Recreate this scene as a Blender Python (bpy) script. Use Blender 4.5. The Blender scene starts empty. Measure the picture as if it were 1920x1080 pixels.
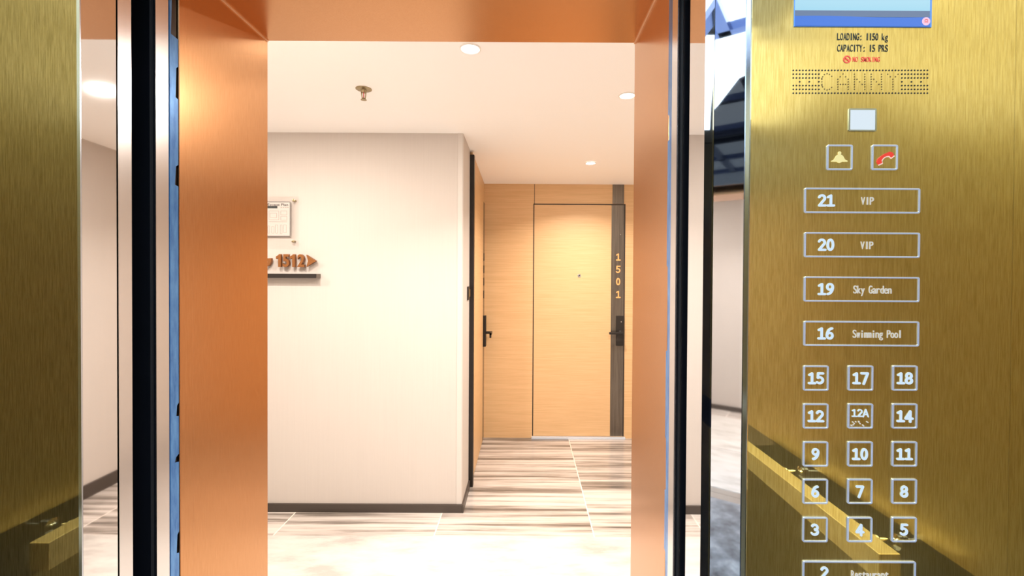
import bpy, bmesh, math, random
from mathutils import Matrix, Vector

random.seed(7)
C = bpy.context.scene.collection
SC = bpy.context.scene

# ---------------------------------------------------------------- camera, world, exposure
FPX, CX, CY = 850.0, 986.0, 525.0            # focal length and principal point in pixels of 1920x1080
PITCH, ROLL, EYE = math.radians(0.6), math.radians(0.33), 1.5
cam_data = bpy.data.cameras.new('camera')
cam_data.sensor_width = 36.0
cam_data.lens = FPX * 36.0 / 1920.0
cam_data.shift_x = (960.0 - CX) / 1920.0
cam_data.shift_y = (CY - 540.0) / 1920.0
cam_data.clip_start = 0.02
cam = bpy.data.objects.new('camera', cam_data)
C.objects.link(cam)
RM = (Matrix.Rotation(math.radians(90) - PITCH, 4, 'X') @ Matrix.Rotation(ROLL, 4, 'Z'))
cam.matrix_world = Matrix.Translation((0, 0, EYE)) @ RM
SC.camera = cam

world = bpy.data.worlds.new('world')
SC.world = world
world.use_nodes = True
world.node_tree.nodes['Background'].inputs[0].default_value = (0.6, 0.7, 1.0, 1)
world.node_tree.nodes['Background'].inputs[1].default_value = 0.02

SC.view_settings.view_transform = 'Standard'
SC.view_settings.look = 'None'
SC.view_settings.exposure = 0.0
SC.view_settings.gamma = 1.0
SC.view_settings.use_curve_mapping = False
SC.cycles.max_bounces = 16
SC.cycles.glossy_bounces = 12
SC.cycles.diffuse_bounces = 6
SC.cycles.transmission_bounces = 8
SC.cycles.sample_clamp_indirect = 6.0
SC.cycles.caustics_reflective = True
SC.cycles.blur_glossy = 0.3

HALL_WARM = (1.0, 0.893, 0.785)
LAMP_WATTS = 22.5
CAR_COOL = (0.72, 0.87, 1.0)
CAR_STRENGTH = 3.2
CAR_WATTS = 30.0


def at(px, py, d):
    """world point seen at photo pixel (px, py) on the plane y = d"""
    v = RM.to_3x3() @ Vector(((px - CX) / FPX, -(py - CY) / FPX, -1.0))
    k = d / v.y
    return Vector((v.x * k, d, EYE + v.z * k))


# ---------------------------------------------------------------- materials
def nmat(name):
    m = bpy.data.materials.new(name)
    m.use_nodes = True
    return m, m.node_tree.nodes, m.node_tree.links, m.node_tree.nodes['Principled BSDF']


def plain(name, col, rough=0.5, metal=0.0, spec=0.5, emit=None, estr=0.0, trans=0.0, coat=0.0):
    m, n, l, b = nmat(name)
    b.inputs['Base Color'].default_value = (*col, 1)
    b.inputs['Roughness'].default_value = rough
    b.inputs['Metallic'].default_value = metal
    b.inputs['Specular IOR Level'].default_value = spec
    b.inputs['Transmission Weight'].default_value = trans
    b.inputs['Coat Weight'].default_value = coat
    b.inputs['Coat Roughness'].default_value = 0.05
    if emit:
        b.inputs['Emission Color'].default_value = (*emit, 1)
        b.inputs['Emission Strength'].default_value = estr
    return m


def coords(n, l, scale, rot=(0, 0, 0)):
    tc = n.new('ShaderNodeTexCoord')
    mp = n.new('ShaderNodeMapping')
    mp.inputs['Scale'].default_value = scale
    mp.inputs['Rotation'].default_value = rot
    l.new(tc.outputs['Object'], mp.inputs['Vector'])
    return mp.outputs['Vector']


def noise(n, l, vec, scale=1.0, detail=4.0, rough=0.6):
    t = n.new('ShaderNodeTexNoise')
    t.inputs['Scale'].default_value = scale
    t.inputs['Detail'].default_value = detail
    t.inputs['Roughness'].default_value = rough
    l.new(vec, t.inputs['Vector'])
    return t.outputs['Fac']


def ramp(n, l, fac, stops):
    r = n.new('ShaderNodeValToRGB')
    e = r.color_ramp.elements
    while len(e) < len(stops):
        e.new(0.5)
    for k, (p, c) in enumerate(stops):
        e[k].position = p
        e[k].color = (*c, 1)
    l.new(fac, r.inputs['Fac'])
    return r.outputs['Color']


def streaked(name, dark, light, scale, rough, metal, lo=0.35, hi=0.65, rrange=None, bump=0.0, rot=(0, 0, 0)):
    m, n, l, b = nmat(name)
    v = coords(n, l, scale, rot)
    f = noise(n, l, v, 1.0, 5.0, 0.65)
    l.new(ramp(n, l, f, [(lo, dark), (hi, light)]), b.inputs['Base Color'])
    b.inputs['Metallic'].default_value = metal
    b.inputs['Roughness'].default_value = rough
    if rrange:
        mr = n.new('ShaderNodeMapRange')
        mr.inputs['To Min'].default_value, mr.inputs['To Max'].default_value = rrange
        l.new(f, mr.inputs['Value'])
        l.new(mr.outputs['Result'], b.inputs['Roughness'])
    if bump:
        bp = n.new('ShaderNodeBump')
        bp.inputs['Strength'].default_value = bump
        bp.inputs['Distance'].default_value = 0.001
        l.new(f, bp.inputs['Height'])
        l.new(bp.outputs['Normal'], b.inputs['Normal'])
    return m


M = {}
def lacquered(name, dark, light, scale, r_sharp, r_soft, share, coat=0.0):
    m, n, l, b = nmat(name)
    f = noise(n, l, coords(n, l, scale), 1.0, 4.0, 0.7)
    colr = ramp(n, l, f, [(0.36, dark), (0.62, light)])
    b2 = n.new('ShaderNodeBsdfPrincipled')
    for q, r in ((b, r_sharp), (b2, r_soft)):
        l.new(colr, q.inputs['Base Color'])
        q.inputs['Metallic'].default_value = 1.0
        q.inputs['Coat Weight'].default_value = coat
        q.inputs['Coat Roughness'].default_value = 0.35
        q.inputs['Roughness'].default_value = r
    mx = n.new('ShaderNodeMixShader')
    mx.inputs[0].default_value = share
    l.new(b.outputs[0], mx.inputs[1])
    l.new(b2.outputs[0], mx.inputs[2])
    l.new(mx.outputs[0], n['Material Output'].inputs['Surface'])
    return m


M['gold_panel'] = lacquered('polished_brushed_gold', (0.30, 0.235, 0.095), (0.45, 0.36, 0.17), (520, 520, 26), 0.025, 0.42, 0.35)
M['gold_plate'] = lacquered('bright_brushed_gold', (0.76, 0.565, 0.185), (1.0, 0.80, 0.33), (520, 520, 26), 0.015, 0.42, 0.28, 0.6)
M['gold_wall'] = streaked('brushed_gold_wall', (0.42, 0.305, 0.095), (0.56, 0.42, 0.15), (320, 320, 12), 0.36, 0.9)
for k_, val in (('Coat Weight', 1.0), ('Coat Roughness', 0.2), ('Coat IOR', 1.9)):
    M['gold_wall'].node_tree.nodes['Principled BSDF'].inputs[k_].default_value = val
M['gold_rail'] = streaked('satin_gold_rail', (0.76, 0.62, 0.36), (0.86, 0.72, 0.44), (120, 8, 120), 0.36, 0.62)
M['steel'] = plain('mirror_steel', (0.80, 0.82, 0.85), 0.025, 1.0)
M['steel_edge'] = plain('steel_edge', (0.62, 0.70, 0.82), 0.18, 1.0)
M['steel_soft'] = plain('satin_steel', (0.74, 0.75, 0.78), 0.2, 1.0)
M['band_mirror'] = plain('grey_band_mirror', (0.05, 0.05, 0.06), 0.03, 1.0)
M['threshold'] = plain('pale_steel_threshold', (0.66, 0.74, 0.86), 0.3, 0.3)
M['chrome'] = plain('chrome', (0.85, 0.87, 0.9), 0.06, 1.0)
M['black_gloss'] = plain('black_gloss_enamel', (0.004, 0.005, 0.008), 0.24, 0.0, 0.6)
M['black_glass'] = plain('black_glass', (0.006, 0.007, 0.012), 0.035, 0.0, 0.5)
M['chrome_reflection'] = plain('chrome_dark_reflection', (0.07, 0.10, 0.22), 0.08, 1.0)  # chrome with a dark blue reflection put into its base colour
M['black_steel'] = plain('black_mirror_steel', (0.05, 0.055, 0.07), 0.04, 1.0)
M['black'] = plain('matte_black_metal', (0.018, 0.014, 0.012), 0.38, 0.0, 0.4)
M['black_seal'] = plain('black_rubber', (0.012, 0.012, 0.014), 0.6)
M['blue_film'] = streaked('blue_protective_film', (0.05, 0.17, 0.44), (0.12, 0.31, 0.64), (60, 60, 14), 0.22, 0.35)
M['copper'] = streaked('brushed_rose_copper', (0.57, 0.295, 0.135), (0.63, 0.34, 0.165), (420, 420, 30), 0.24, 1.0, bump=0.02)
M['copper_bead'] = plain('pale_copper_bead', (0.88, 0.62, 0.44), 0.35, 0.6)
M['copper_sign'] = plain('copper_letters', (0.27, 0.105, 0.03), 0.4, 0.5)
M['copper_digit'] = plain('bright_copper_digits', (0.80, 0.40, 0.15), 0.45, 0.2)
M['wall'] = streaked('cream_wallpaper', (0.535, 0.488, 0.452), (0.55, 0.503, 0.466), (160, 160, 3), 0.75, 0.0)
M['ceiling'] = plain('white_ceiling_paint', (0.97, 0.955, 0.94), 0.85)
M['white_trim'] = plain('white_corner_trim', (0.58, 0.54, 0.505), 0.5)
M['wood'] = streaked('pale_oak_veneer', (0.62, 0.395, 0.195), (0.71, 0.47, 0.25), (3, 3, 120), 0.42, 0.0)
M['baseboard'] = plain('dark_brown_baseboard', (0.055, 0.043, 0.036), 0.35)
M['seam'] = plain('dark_seam', (0.03, 0.022, 0.016), 0.6)
M['smoked'] = streaked('smoked_dark_steel', (0.14, 0.12, 0.10), (0.21, 0.185, 0.155), (90, 90, 3), 0.26, 0.75)
M['lens'] = plain('lamp_lens', (1, 1, 1), 0.4, emit=(1.0, 0.93, 0.84), estr=9.0)
M['white_metal'] = plain('white_lamp_ring', (0.85, 0.82, 0.78), 0.35)
M['led'] = plain('led_white_blue', (0.0, 0.0, 0.0), 0.5, emit=(0.66, 0.83, 1.0), estr=0.95)
M['caption'] = plain('caption_backlight', (0.0, 0.0, 0.0), 0.5, emit=(0.80, 0.80, 0.78), estr=0.75)
M['ring'] = plain('button_ring_backlight', (0.45, 0.52, 0.66), 0.25, 0.9, emit=(0.36, 0.44, 0.66), estr=0.62)
M['lamp_white'] = plain('indicator_backlight', (0, 0, 0), 0.4, emit=(0.76, 0.88, 0.98), estr=0.92)
M['bell'] = plain('yellow_backlight', (0, 0, 0), 0.5, emit=(0.92, 0.84, 0.38), estr=0.95)
M['phone'] = plain('red_backlight', (0, 0, 0), 0.5, emit=(0.86, 0.05, 0.03), estr=0.95)
M['phone_hi'] = plain('pink_backlight', (0, 0, 0), 0.5, emit=(1.0, 0.75, 0.66), estr=0.9)
M['print_black'] = plain('dark_print', (0.02, 0.025, 0.025), 0.5)
M['print_red'] = plain('red_print', (0.85, 0.10, 0.07), 0.5)
M['print_grey'] = plain('grey_print', (0.34, 0.28, 0.25), 0.6)
M['hole'] = plain('drilled_hole', (0.006, 0.007, 0.012), 0.7)
M['hole_brown'] = plain('fine_drilled_hole', (0.09, 0.055, 0.02), 0.5)
M['paper'] = plain('plan_paper', (0.58, 0.53, 0.50), 0.7)
M['red_glass'] = plain('red_glass_bulb', (0.5, 0.06, 0.05), 0.15)
M['brass'] = plain('dull_nickel', (0.36, 0.29, 0.17), 0.3, 0.9)
M['car_light'] = plain('car_light_diffuser', (0.9, 0.9, 0.9), 0.5, emit=CAR_COOL, estr=CAR_STRENGTH)
M['cove'] = plain('car_cove_diffuser', (0.8, 0.85, 0.9), 0.35, emit=CAR_COOL, estr=CAR_STRENGTH * 0.85)
M['sill'] = streaked('grooved_aluminium', (0.5, 0.52, 0.54), (0.68, 0.7, 0.72), (4, 200, 4), 0.3, 1.0)

m, n, l, b = nmat('acrylic')
b.inputs['Base Color'].default_value = (0.97, 0.95, 0.93, 1)
b.inputs['Roughness'].default_value = 0.02
b.inputs['Transmission Weight'].default_value = 1.0
b.inputs['IOR'].default_value = 1.15
b.inputs['Alpha'].default_value = 0.16
M['acrylic'] = m

# screen picture: pale sky gradient
m, n, l, b = nmat('screen_sky')
b.inputs['Base Color'].default_value = (0, 0, 0, 1)
b.inputs['Roughness'].default_value = 0.25
tc = n.new('ShaderNodeTexCoord')
sp = n.new('ShaderNodeSeparateXYZ')
l.new(tc.outputs['Generated'], sp.inputs[0])
col = ramp(n, l, sp.outputs['Z'], [(0.0, (0.40, 0.74, 0.93)), (0.5, (0.66, 0.90, 1.0)), (1.0, (0.35, 0.68, 0.95))])
l.new(col, b.inputs['Emission Color'])
b.inputs['Emission Strength'].default_value = 0.95
M['screen_sky'] = m
M['screen_grey'] = plain('screen_grey_band', (0, 0, 0), 0.25, emit=(0.17, 0.25, 0.42), estr=0.9)
M['screen_blue'] = plain('screen_blue_band', (0, 0, 0), 0.25, emit=(0.07, 0.22, 0.80), estr=0.95)
M['screen_rim'] = plain('screen_rim', (0.12, 0.30, 0.75), 0.3)
M['icon_pink'] = plain('screen_pink_icon', (0, 0, 0), 0.25, emit=(0.95, 0.62, 0.85), estr=0.95)

# pale polished marble
m, n, l, b = nmat('pale_marble')
v = coords(n, l, (1.5, 4.5, 1), (0, 0, math.radians(-35)))
f = noise(n, l, v, 1.8, 8.0, 0.62)
l.new(ramp(n, l, f, [(0.34, (0.38, 0.355, 0.33)), (0.48, (0.50, 0.475, 0.445)), (0.66, (0.58, 0.555, 0.525))]), b.inputs['Base Color'])
b.inputs['Roughness'].default_value = 0.12
M['marble'] = m

# striped grey marble tiles, streaks run along x, joints every 0.92 m
m, n, l, b = nmat('striped_marble_tiles')
tc = n.new('ShaderNodeTexCoord')
sx = n.new('ShaderNodeSeparateXYZ')
l.new(tc.outputs['Object'], sx.inputs[0])


def math_node(op, a, c=None):
    q = n.new('ShaderNodeMath')
    q.operation = op
    for k, val in enumerate((a, c)):
        if val is None:
            continue
        if isinstance(val, (int, float)):
            q.inputs[k].default_value = val
        else:
            l.new(val, q.inputs[k])
    return q.outputs[0]


u = math_node('DIVIDE', math_node('SUBTRACT', sx.outputs['X'], 0.398), 0.921)
tile = math_node('FLOOR', u)
fr = math_node('SUBTRACT', u, tile)
row = math_node('FLOOR', math_node('DIVIDE', math_node('SUBTRACT', sx.outputs['Y'], 3.29), 1.3))
joint = math_node('LESS_THAN', fr, 0.0075)
cb = n.new('ShaderNodeCombineXYZ')
l.new(math_node('MULTIPLY', sx.outputs['X'], 0.55), cb.inputs[0])
l.new(math_node('MULTIPLY', sx.outputs['Y'], 14.0), cb.inputs[1])
l.new(math_node('ADD', math_node('MULTIPLY', tile, 7.31), math_node('MULTIPLY', row, 3.77)), cb.inputs[2])
f1 = noise(n, l, cb.outputs[0], 1.15, 9.0, 0.66)
col = ramp(n, l, f1, [(0.34, (0.10, 0.084, 0.072)), (0.43, (0.24, 0.205, 0.18)), (0.50, (0.43, 0.38, 0.345)), (0.60, (0.57, 0.52, 0.48))])
mx = n.new('ShaderNodeMix')
mx.data_type = 'RGBA'
l.new(joint, mx.inputs['Factor'])
l.new(col, mx.inputs['A'])
mx.inputs['B'].default_value = (0.74, 0.67, 0.60, 1)
l.new(mx.outputs['Result'], b.inputs['Base Color'])
b.inputs['Roughness'].default_value = 0.14
M['striped'] = m

# car floor marble
m, n, l, b = nmat('grey_marble_car_floor')
v = coords(n, l, (2.0, 2.0, 1))
f = noise(n, l, v, 3.0, 9.0, 0.65)
l.new(ramp(n, l, f, [(0.35, (0.05, 0.055, 0.065)), (0.52, (0.16, 0.17, 0.19)), (0.7, (0.36, 0.38, 0.41))]), b.inputs['Base Color'])
b.inputs['Roughness'].default_value = 0.15
M['car_floor'] = m


# ---------------------------------------------------------------- mesh helpers
class MB:
    def __init__(self):
        self.v, self.f = [], []

    def add(self, verts, faces):
        k = len(self.v)
        self.v += [tuple(p) for p in verts]
        self.f += [tuple(i + k for i in f) for f in faces]
        return self

    def box(self, x0, x1, y0, y1, z0, z1):
        return self.add([(x0, y0, z0), (x1, y0, z0), (x1, y1, z0), (x0, y1, z0),
                         (x0, y0, z1), (x1, y0, z1), (x1, y1, z1), (x0, y1, z1)],
                        [(3, 2, 1, 0), (4, 5, 6, 7), (0, 1, 5, 4), (1, 2, 6, 5), (2, 3, 7, 6), (3, 0, 4, 7)])

    def prism_xy(self, pts, z0, z1):
        """vertical prism over a plan outline (counter-clockwise)"""
        k = len(pts)
        return self.add([(x, y, z0) for x, y in pts] + [(x, y, z1) for x, y in pts],
                        [tuple(reversed(range(k))), tuple(range(k, 2 * k))] +
                        [(i, (i + 1) % k, (i + 1) % k + k, i + k) for i in range(k)])

    def prism_xz(self, pts, y0, y1):
        """outline in x,z (counter-clockwise seen from -y) pushed from y0 (front) to y1"""
        k = len(pts)
        return self.add([(x, y0, z) for x, z in pts] + [(x, y1, z) for x, z in pts],
                        [tuple(range(k)), tuple(reversed(range(k, 2 * k)))] +
                        [(i, i + k, (i + 1) % k + k, (i + 1) % k) for i in range(k)])

    def prism_yz(self, pts, x0, x1):
        k = len(pts)
        return self.add([(x0, y, z) for y, z in pts] + [(x1, y, z) for y, z in pts],
                        [tuple(reversed(range(k))), tuple(range(k, 2 * k))] +
                        [(i, (i + 1) % k, (i + 1) % k + k, i + k) for i in range(k)])

    def lathe(self, c, axis, prof, seg=24):
        """prof: (distance along axis, radius) pairs from point c"""
        ax = Vector(axis).normalized()
        s = ax.orthogonal().normalized()
        t = ax.cross(s)
        vs, fs = [], []
        for h, r in prof:
            for i in range(seg):
                a = 2 * math.pi * i / seg
                vs.append(Vector(c) + ax * h + (s * math.cos(a) + t * math.sin(a)) * r)
        for j in range(len(prof) - 1):
            for i in range(seg):
                q = (i + 1) % seg
                fs.append((j * seg + i, j * seg + q, (j + 1) * seg + q, (j + 1) * seg + i))
        fs.append(tuple(reversed(range(seg))))
        fs.append(tuple(range((len(prof) - 1) * seg, len(prof) * seg)))
        return self.add(vs, fs)

    def ring(self, x0, x1, z0, z1, w, r, y0, y1, seg=4):
        """rounded rectangular frame of bar width w in the x,z plane, from y0 (front) to y1"""
        def outline(x0, x1, z0, z1, r):
            pts = []
            for cx, cz, a0 in ((x1 - r, z0 + r, -90), (x1 - r, z1 - r, 0), (x0 + r, z1 - r, 90), (x0 + r, z0 + r, 180)):
                for k in range(seg + 1):
                    a = math.radians(a0 + 90 * k / seg)
                    pts.append((cx + r * math.cos(a), cz + r * math.sin(a)))
            return pts
        o = outline(x0, x1, z0, z1, r)
        i = outline(x0 + w, x1 - w, z0 + w, z1 - w, max(r - w, r * 0.3))
        k = len(o)
        vs = [(x, y0, z) for x, z in o] + [(x, y0, z) for x, z in i] + [(x, y1, z) for x, z in o] + [(x, y1, z) for x, z in i]
        fs = []
        for a in range(k):
            q = (a + 1) % k
            fs += [(a, q, k + q, k + a), (2 * k + a, 3 * k + a, 3 * k + q, 2 * k + q),
                   (a, 2 * k + a, 2 * k + q, q), (k + a, k + q, 3 * k + q, 3 * k + a)]
        return self.add(vs, fs)

    def disc(self, x, z, r, y0, y1, seg=10):
        return self.prism_xz([(x + r * math.cos(2 * math.pi * i / seg), z + r * math.sin(2 * math.pi * i / seg)) for i in range(seg)], y0, y1)

    def build(self, name, mat, parent=None, bevel=0.0, smooth=False, origin=None):
        base = Vector((0, 0, 0))
        p = parent
        while p is not None:
            base += p.location
            p = p.parent
        loc = Vector(origin) - base if origin is not None else Vector((0, 0, 0))
        off = base + loc
        me = bpy.data.meshes.new(name)
        me.from_pydata([tuple(Vector(q) - off) for q in self.v], [], self.f)
        bm = bmesh.new()
        bm.from_mesh(me)
        bmesh.ops.recalc_face_normals(bm, faces=bm.faces)
        bm.to_mesh(me)
        bm.free()
        me.materials.append(M[mat] if isinstance(mat, str) else mat)
        o = bpy.data.objects.new(name, me)
        o.location = loc
        C.objects.link(o)
        if parent is not None:
            o.parent = parent
        if bevel:
            bv = o.modifiers.new('bevel', 'BEVEL')
            bv.width, bv.segments, bv.limit_method = bevel, 2, 'ANGLE'
        if smooth:
            for pl in me.polygons:
                pl.use_smooth = True
            if hasattr(me, 'set_sharp_from_angle'):
                me.set_sharp_from_angle(angle=math.radians(40))
        return o


def tag(o, label=None, cat=None, group=None, kind=None):
    if label:
        o['label'] = label
    if cat:
        o['category'] = cat
    if group:
        o['group'] = group
    if kind:
        o['kind'] = kind
    return o


def empty(name, loc, label=None, cat=None, group=None, kind=None):
    o = bpy.data.objects.new(name, None)
    o.location = loc
    o.empty_display_size = 0.05
    C.objects.link(o)
    return tag(o, label, cat, group, kind)


GLYPHS = {}


def glyph(ch, bold):
    """triangulated letter outline, normalised to its own bounding box"""
    key = (ch, bold)
    if key not in GLYPHS:
        cu = bpy.data.curves.new('tmp', 'FONT')
        cu.body = ch
        cu.size = 1.0
        cu.offset = bold
        ob = bpy.data.objects.new('tmp', cu)
        C.objects.link(ob)
        dg = bpy.context.evaluated_depsgraph_get()
        me = bpy.data.meshes.new_from_object(ob.evaluated_get(dg))
        vs = [(p.co.x, p.co.y) for p in me.vertices]
        fs = [tuple(p.vertices) for p in me.polygons]
        C.objects.unlink(ob)
        bpy.data.objects.remove(ob)
        bpy.data.curves.remove(cu)
        bpy.data.meshes.remove(me)
        GLYPHS[key] = (vs, fs)
    return GLYPHS[key]


def put_glyph(mb, vs, fs, to, y0, y1):
    """flat letter faces at y0 and y1 with side walls along open edges"""
    k = len(vs)
    V = [(to(x, z)[0], y0, to(x, z)[1]) for x, z in vs] + [(to(x, z)[0], y1, to(x, z)[1]) for x, z in vs]
    F = list(fs) + [tuple(reversed([i + k for i in f])) for f in fs]
    edges = {}
    for f in fs:
        for a, q in zip(f, f[1:] + f[:1]):
            edges[(a, q)] = 1
    for a, q in edges:
        if (q, a) not in edges:
            F.append((q, a, a + k, q + k))
    mb.add(V, F)


def arc(cx, cy, rx, ry, a0, a1, k=12):
    return [(cx + rx * math.cos(math.radians(a0 + (a1 - a0) * i / k)), cy + ry * math.sin(math.radians(a0 + (a1 - a0) * i / k))) for i in range(k + 1)]


STROKES = {                          # centre lines in a box 0.62 wide and 1 high
    '0': [arc(.31, .5, .20, .41, 0, 360, 24)],
    '1': [[(.12, .77), (.34, .90), (.34, .09)], [(.10, .09), (.57, .09)]],
    '2': [arc(.30, .68, .22, .23, 160, -25, 12) + [(.10, .09), (.57, .09)]],
    '3': [arc(.28, .69, .22, .22, 150, -80, 12), arc(.28, .31, .25, .22, 80, -150, 12)],
    '4': [[(.43, .03), (.43, .90), (.07, .30), (.60, .30)]],
    '5': [[(.54, .91), (.16, .91), (.14, .54)] + arc(.28, .34, .25, .25, 120, -140, 14)],
    '6': [arc(.31, .32, .21, .23, 0, 360, 20), arc(.52, .33, .42, .58, 180, 95, 12)],
    '7': [[(.06, .91), (.55, .91), (.24, .03)]],
    '8': [arc(.31, .70, .19, .21, 0, 360, 20), arc(.31, .29, .22, .21, 0, 360, 20)],
    '9': [arc(.31, .68, .21, .23, 0, 360, 20), arc(.10, .67, .42, .58, 0, -85, 12)],
    'A': [[(.02, .04), (.31, .93), (.60, .04)], [(.13, .32), (.49, .32)]],
}


def stroke_char(mb, ch, x, z, w, h, weight, y0, y1):
    """digit drawn with an even stroke, centred on (x, z)"""
    to = lambda p: (x + (p[0] / .62 - .5) * w, z + (p[1] - .5) * h)
    r = weight / 2
    for path in STROKES[ch]:
        q = [to(p) for p in path]
        for a, c_ in zip(q, q[1:]):
            dx, dz = c_[0] - a[0], c_[1] - a[1]
            ln = math.hypot(dx, dz) or 1
            nx, nz = -dz / ln * r, dx / ln * r
            y0 -= 3e-6
            mb.prism_xz([(a[0] - nx, a[1] - nz), (c_[0] - nx, c_[1] - nz), (c_[0] + nx, c_[1] + nz), (a[0] + nx, a[1] + nz)], y0, y1)
        for p in q:
            y0 -= 3e-6
            mb.disc(p[0], p[1], r, y0, y1, 10)
    return mb


def text(mb, s, x, z, w, h, y0, y1, bold=0.0, serif_one=0, pitch=None):
    """word s centred on (x, z), w wide and h high (cap height); pitch = equal cells as on a typewriter"""
    vs_cap, _ = glyph('H', bold)
    cap = max(p[1] for p in vs_cap)
    k = h / cap
    if pitch:
        x0 = x - pitch * (len(s) - 1) / 2
        for i, ch in enumerate(s):
            if ch == ' ':
                continue
            if serif_one:
                stroke_char(mb, ch, x0 + i * pitch, z, pitch * 0.95, h, serif_one * h, y0, y1)
                continue
            vs, fs = glyph(ch, bold)
            lo, hi = min(p[0] for p in vs), max(p[0] for p in vs)
            kx = min(k, pitch * 0.86 / (hi - lo))
            put_glyph(mb, vs, fs, lambda a, c, i=i, lo=lo, hi=hi, kx=kx: (x0 + i * pitch + (a - (lo + hi) / 2) * kx, z - h / 2 + c * k), y0, y1)
        return mb
    vs, fs = glyph(s, bold)
    lo, hi = min(p[0] for p in vs), max(p[0] for p in vs)
    kx = w / (hi - lo)
    put_glyph(mb, vs, fs, lambda a, c: (x + (a - (lo + hi) / 2) * kx, z - h / 2 + c * k), y0, y1)
    return mb


def struct(mb, name, mat, label=None, cat=None, **kw):
    o = mb.build(name, mat, **kw)
    return tag(o, label, cat, None, 'structure')


# ---------------------------------------------------------------- main dimensions (metres, camera foot = origin, +y looks out of the car)
Y_FRONT = 0.65                      # car front panels
Y_REAR = -0.60                      # car rear wall
XL, XR = -1.06, 0.80                # car side walls
JL, JR = -0.643, 0.2665             # clear door opening
Y_J0, Y_J1 = 0.840, 1.129           # landing door frame depth
Z_LINTEL = 2.0765
Y_SLAB = 2.585                      # pale marble ends
Y_WALL = 2.852                      # wall opposite the lift
X_COR = -0.397                      # corridor left side
X_RIGHT = 1.64                      # corridor right side
Y_END = 4.167                       # corridor end
Z_C0, Z_C1 = 2.400, 2.333

# ================================================================ SETTING: hall
struct(MB().box(-3.4, X_RIGHT, Y_J0 - 0.02, Y_SLAB, -0.05, 0.0), 'floor_hall', 'marble')
f2 = MB().box(-3.4, X_RIGHT, Y_SLAB, Y_END + 0.1, -0.05, 0.0)
struct(f2, 'floor_striped', 'striped')
c = MB()
c.add([(-3.4, 1.0, Z_C0), (X_RIGHT + .1, 1.0, Z_C0), (X_RIGHT + .1, Y_WALL - .35, Z_C0), (-3.4, Y_WALL - .35, Z_C0), (X_RIGHT + .1, Y_END + .1, Z_C1), (-3.4, Y_END + .1, Z_C1),
       (-3.4, 1.0, Z_C0 + .1), (X_RIGHT + .1, 1.0, Z_C0 + .1), (X_RIGHT + .1, Y_END + .1, Z_C0 + .1), (-3.4, Y_END + .1, Z_C0 + .1)],
      [(0, 1, 2, 3), (3, 2, 4, 5), (6, 9, 8, 7), (0, 6, 7, 1), (5, 4, 8, 9), (0, 3, 5, 9, 6), (1, 7, 8, 4, 2)])
struct(c, 'ceiling', 'ceiling')
# wall opposite the lift, its corner finished by slim white trims
struct(MB().box(-3.4, X_COR - 0.034, Y_WALL, Y_WALL + 0.12, 0.0, 2.47), 'wall_back', 'wall')
struct(MB().prism_xy([(X_COR - 0.034, Y_WALL - 0.003), (X_COR - 0.006, Y_WALL - 0.003), (X_COR, Y_WALL + 0.003), (X_COR, Y_WALL + 0.03), (X_COR - 0.034, Y_WALL + 0.03)], 0.0, 2.47),
       'trim_1', 'white_trim', bevel=0.001)
struct(MB().box(-0.62, X_COR, Y_WALL + 0.03, 3.185, 0.0, 2.44), 'wall_corridor', 'wall')
struct(MB().box(-0.62, X_COR + 0.012, 3.235, Y_END, 0.0, 2.44), 'wall_corridor_left', 'wood')
struct(MB().box(-0.62, X_RIGHT + 0.1, Y_END, Y_END + 0.1, 0.0, 2.40), 'wall_corridor_end', 'wood')
struct(MB().box(X_RIGHT, X_RIGHT + 0.1, Y_J1, Y_END, 0.0, 2.47), 'wall_right', 'wall')
struct(MB().box(-3.5, -3.4, Y_J1, Y_WALL + 0.12, 0.0, 2.47), 'wall_left', 'wall')
w = MB()
w.box(-3.4, JL - 0.06, Y_J1 - 0.12, Y_J1 - 0.004, 0.0, 2.47)
w.box(JR + 0.06, X_RIGHT + 0.1, Y_J1 - 0.12, Y_J1 - 0.004, 0.0, 2.47)
w.box(JL - 0.06, JR + 0.06, Y_J1 - 0.12, Y_J1 - 0.004, Z_LINTEL + 0.06, 2.47)
struct(w, 'wall_front', 'wall')
struct(MB().box(-3.4, X_COR, Y_WALL - 0.014, Y_WALL - 0.0005, 0.0, 0.052), 'baseboard_back', 'baseboard', bevel=0.001)
struct(MB().box(X_COR + 0.0005, X_COR + 0.012, Y_WALL - 0.014, 3.182, 0.0, 0.052), 'baseboard_corridor', 'baseboard')
struct(MB().box(X_RIGHT - 0.013, X_RIGHT - 0.0005, Y_J1 + .02, Y_END - .001, 0.0, 0.09), 'baseboard_right', 'baseboard')
# panel seam beside the door
struct(MB().box(0.073, 0.077, Y_END - 0.0015, Y_END + 0.002, 2.155, 2.336), 'trim_2', 'seam')

# ---- door 1501 at the corridor end
D1X0, D1X1, D1H = 0.070, 0.900, 2.152
d1 = empty('door_1', (D1X0, Y_END, 0), 'pale oak door 1501 at the corridor end', 'door', kind='structure')
g = MB()
g.box(D1X0 - 0.004, D1X0 + 0.004, Y_END - 0.003, Y_END - 0.0005, 0.02, D1H + .004)
g.box(D1X0 - 0.004, D1X1 + 0.010, Y_END - 0.003, Y_END - 0.0005, D1H - .004, D1H + .006)
g.box(D1X1 - 0.002, D1X1 + 0.010, Y_END - 0.003, Y_END - 0.0005, 0.02, D1H)
g.build('door_gap', 'seam', d1)
MB().box(D1X0 + 0.005, 0.782, Y_END - 0.006, Y_END - 0.0005, 0.024, D1H - .005).build('door_leaf', 'wood', d1)
s1 = MB().box(0.783, D1X1 - 0.003, Y_END - 0.007, Y_END - 0.0005, 0.024, D1H - .005).build('lock_strip', 'smoked', d1)
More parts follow.
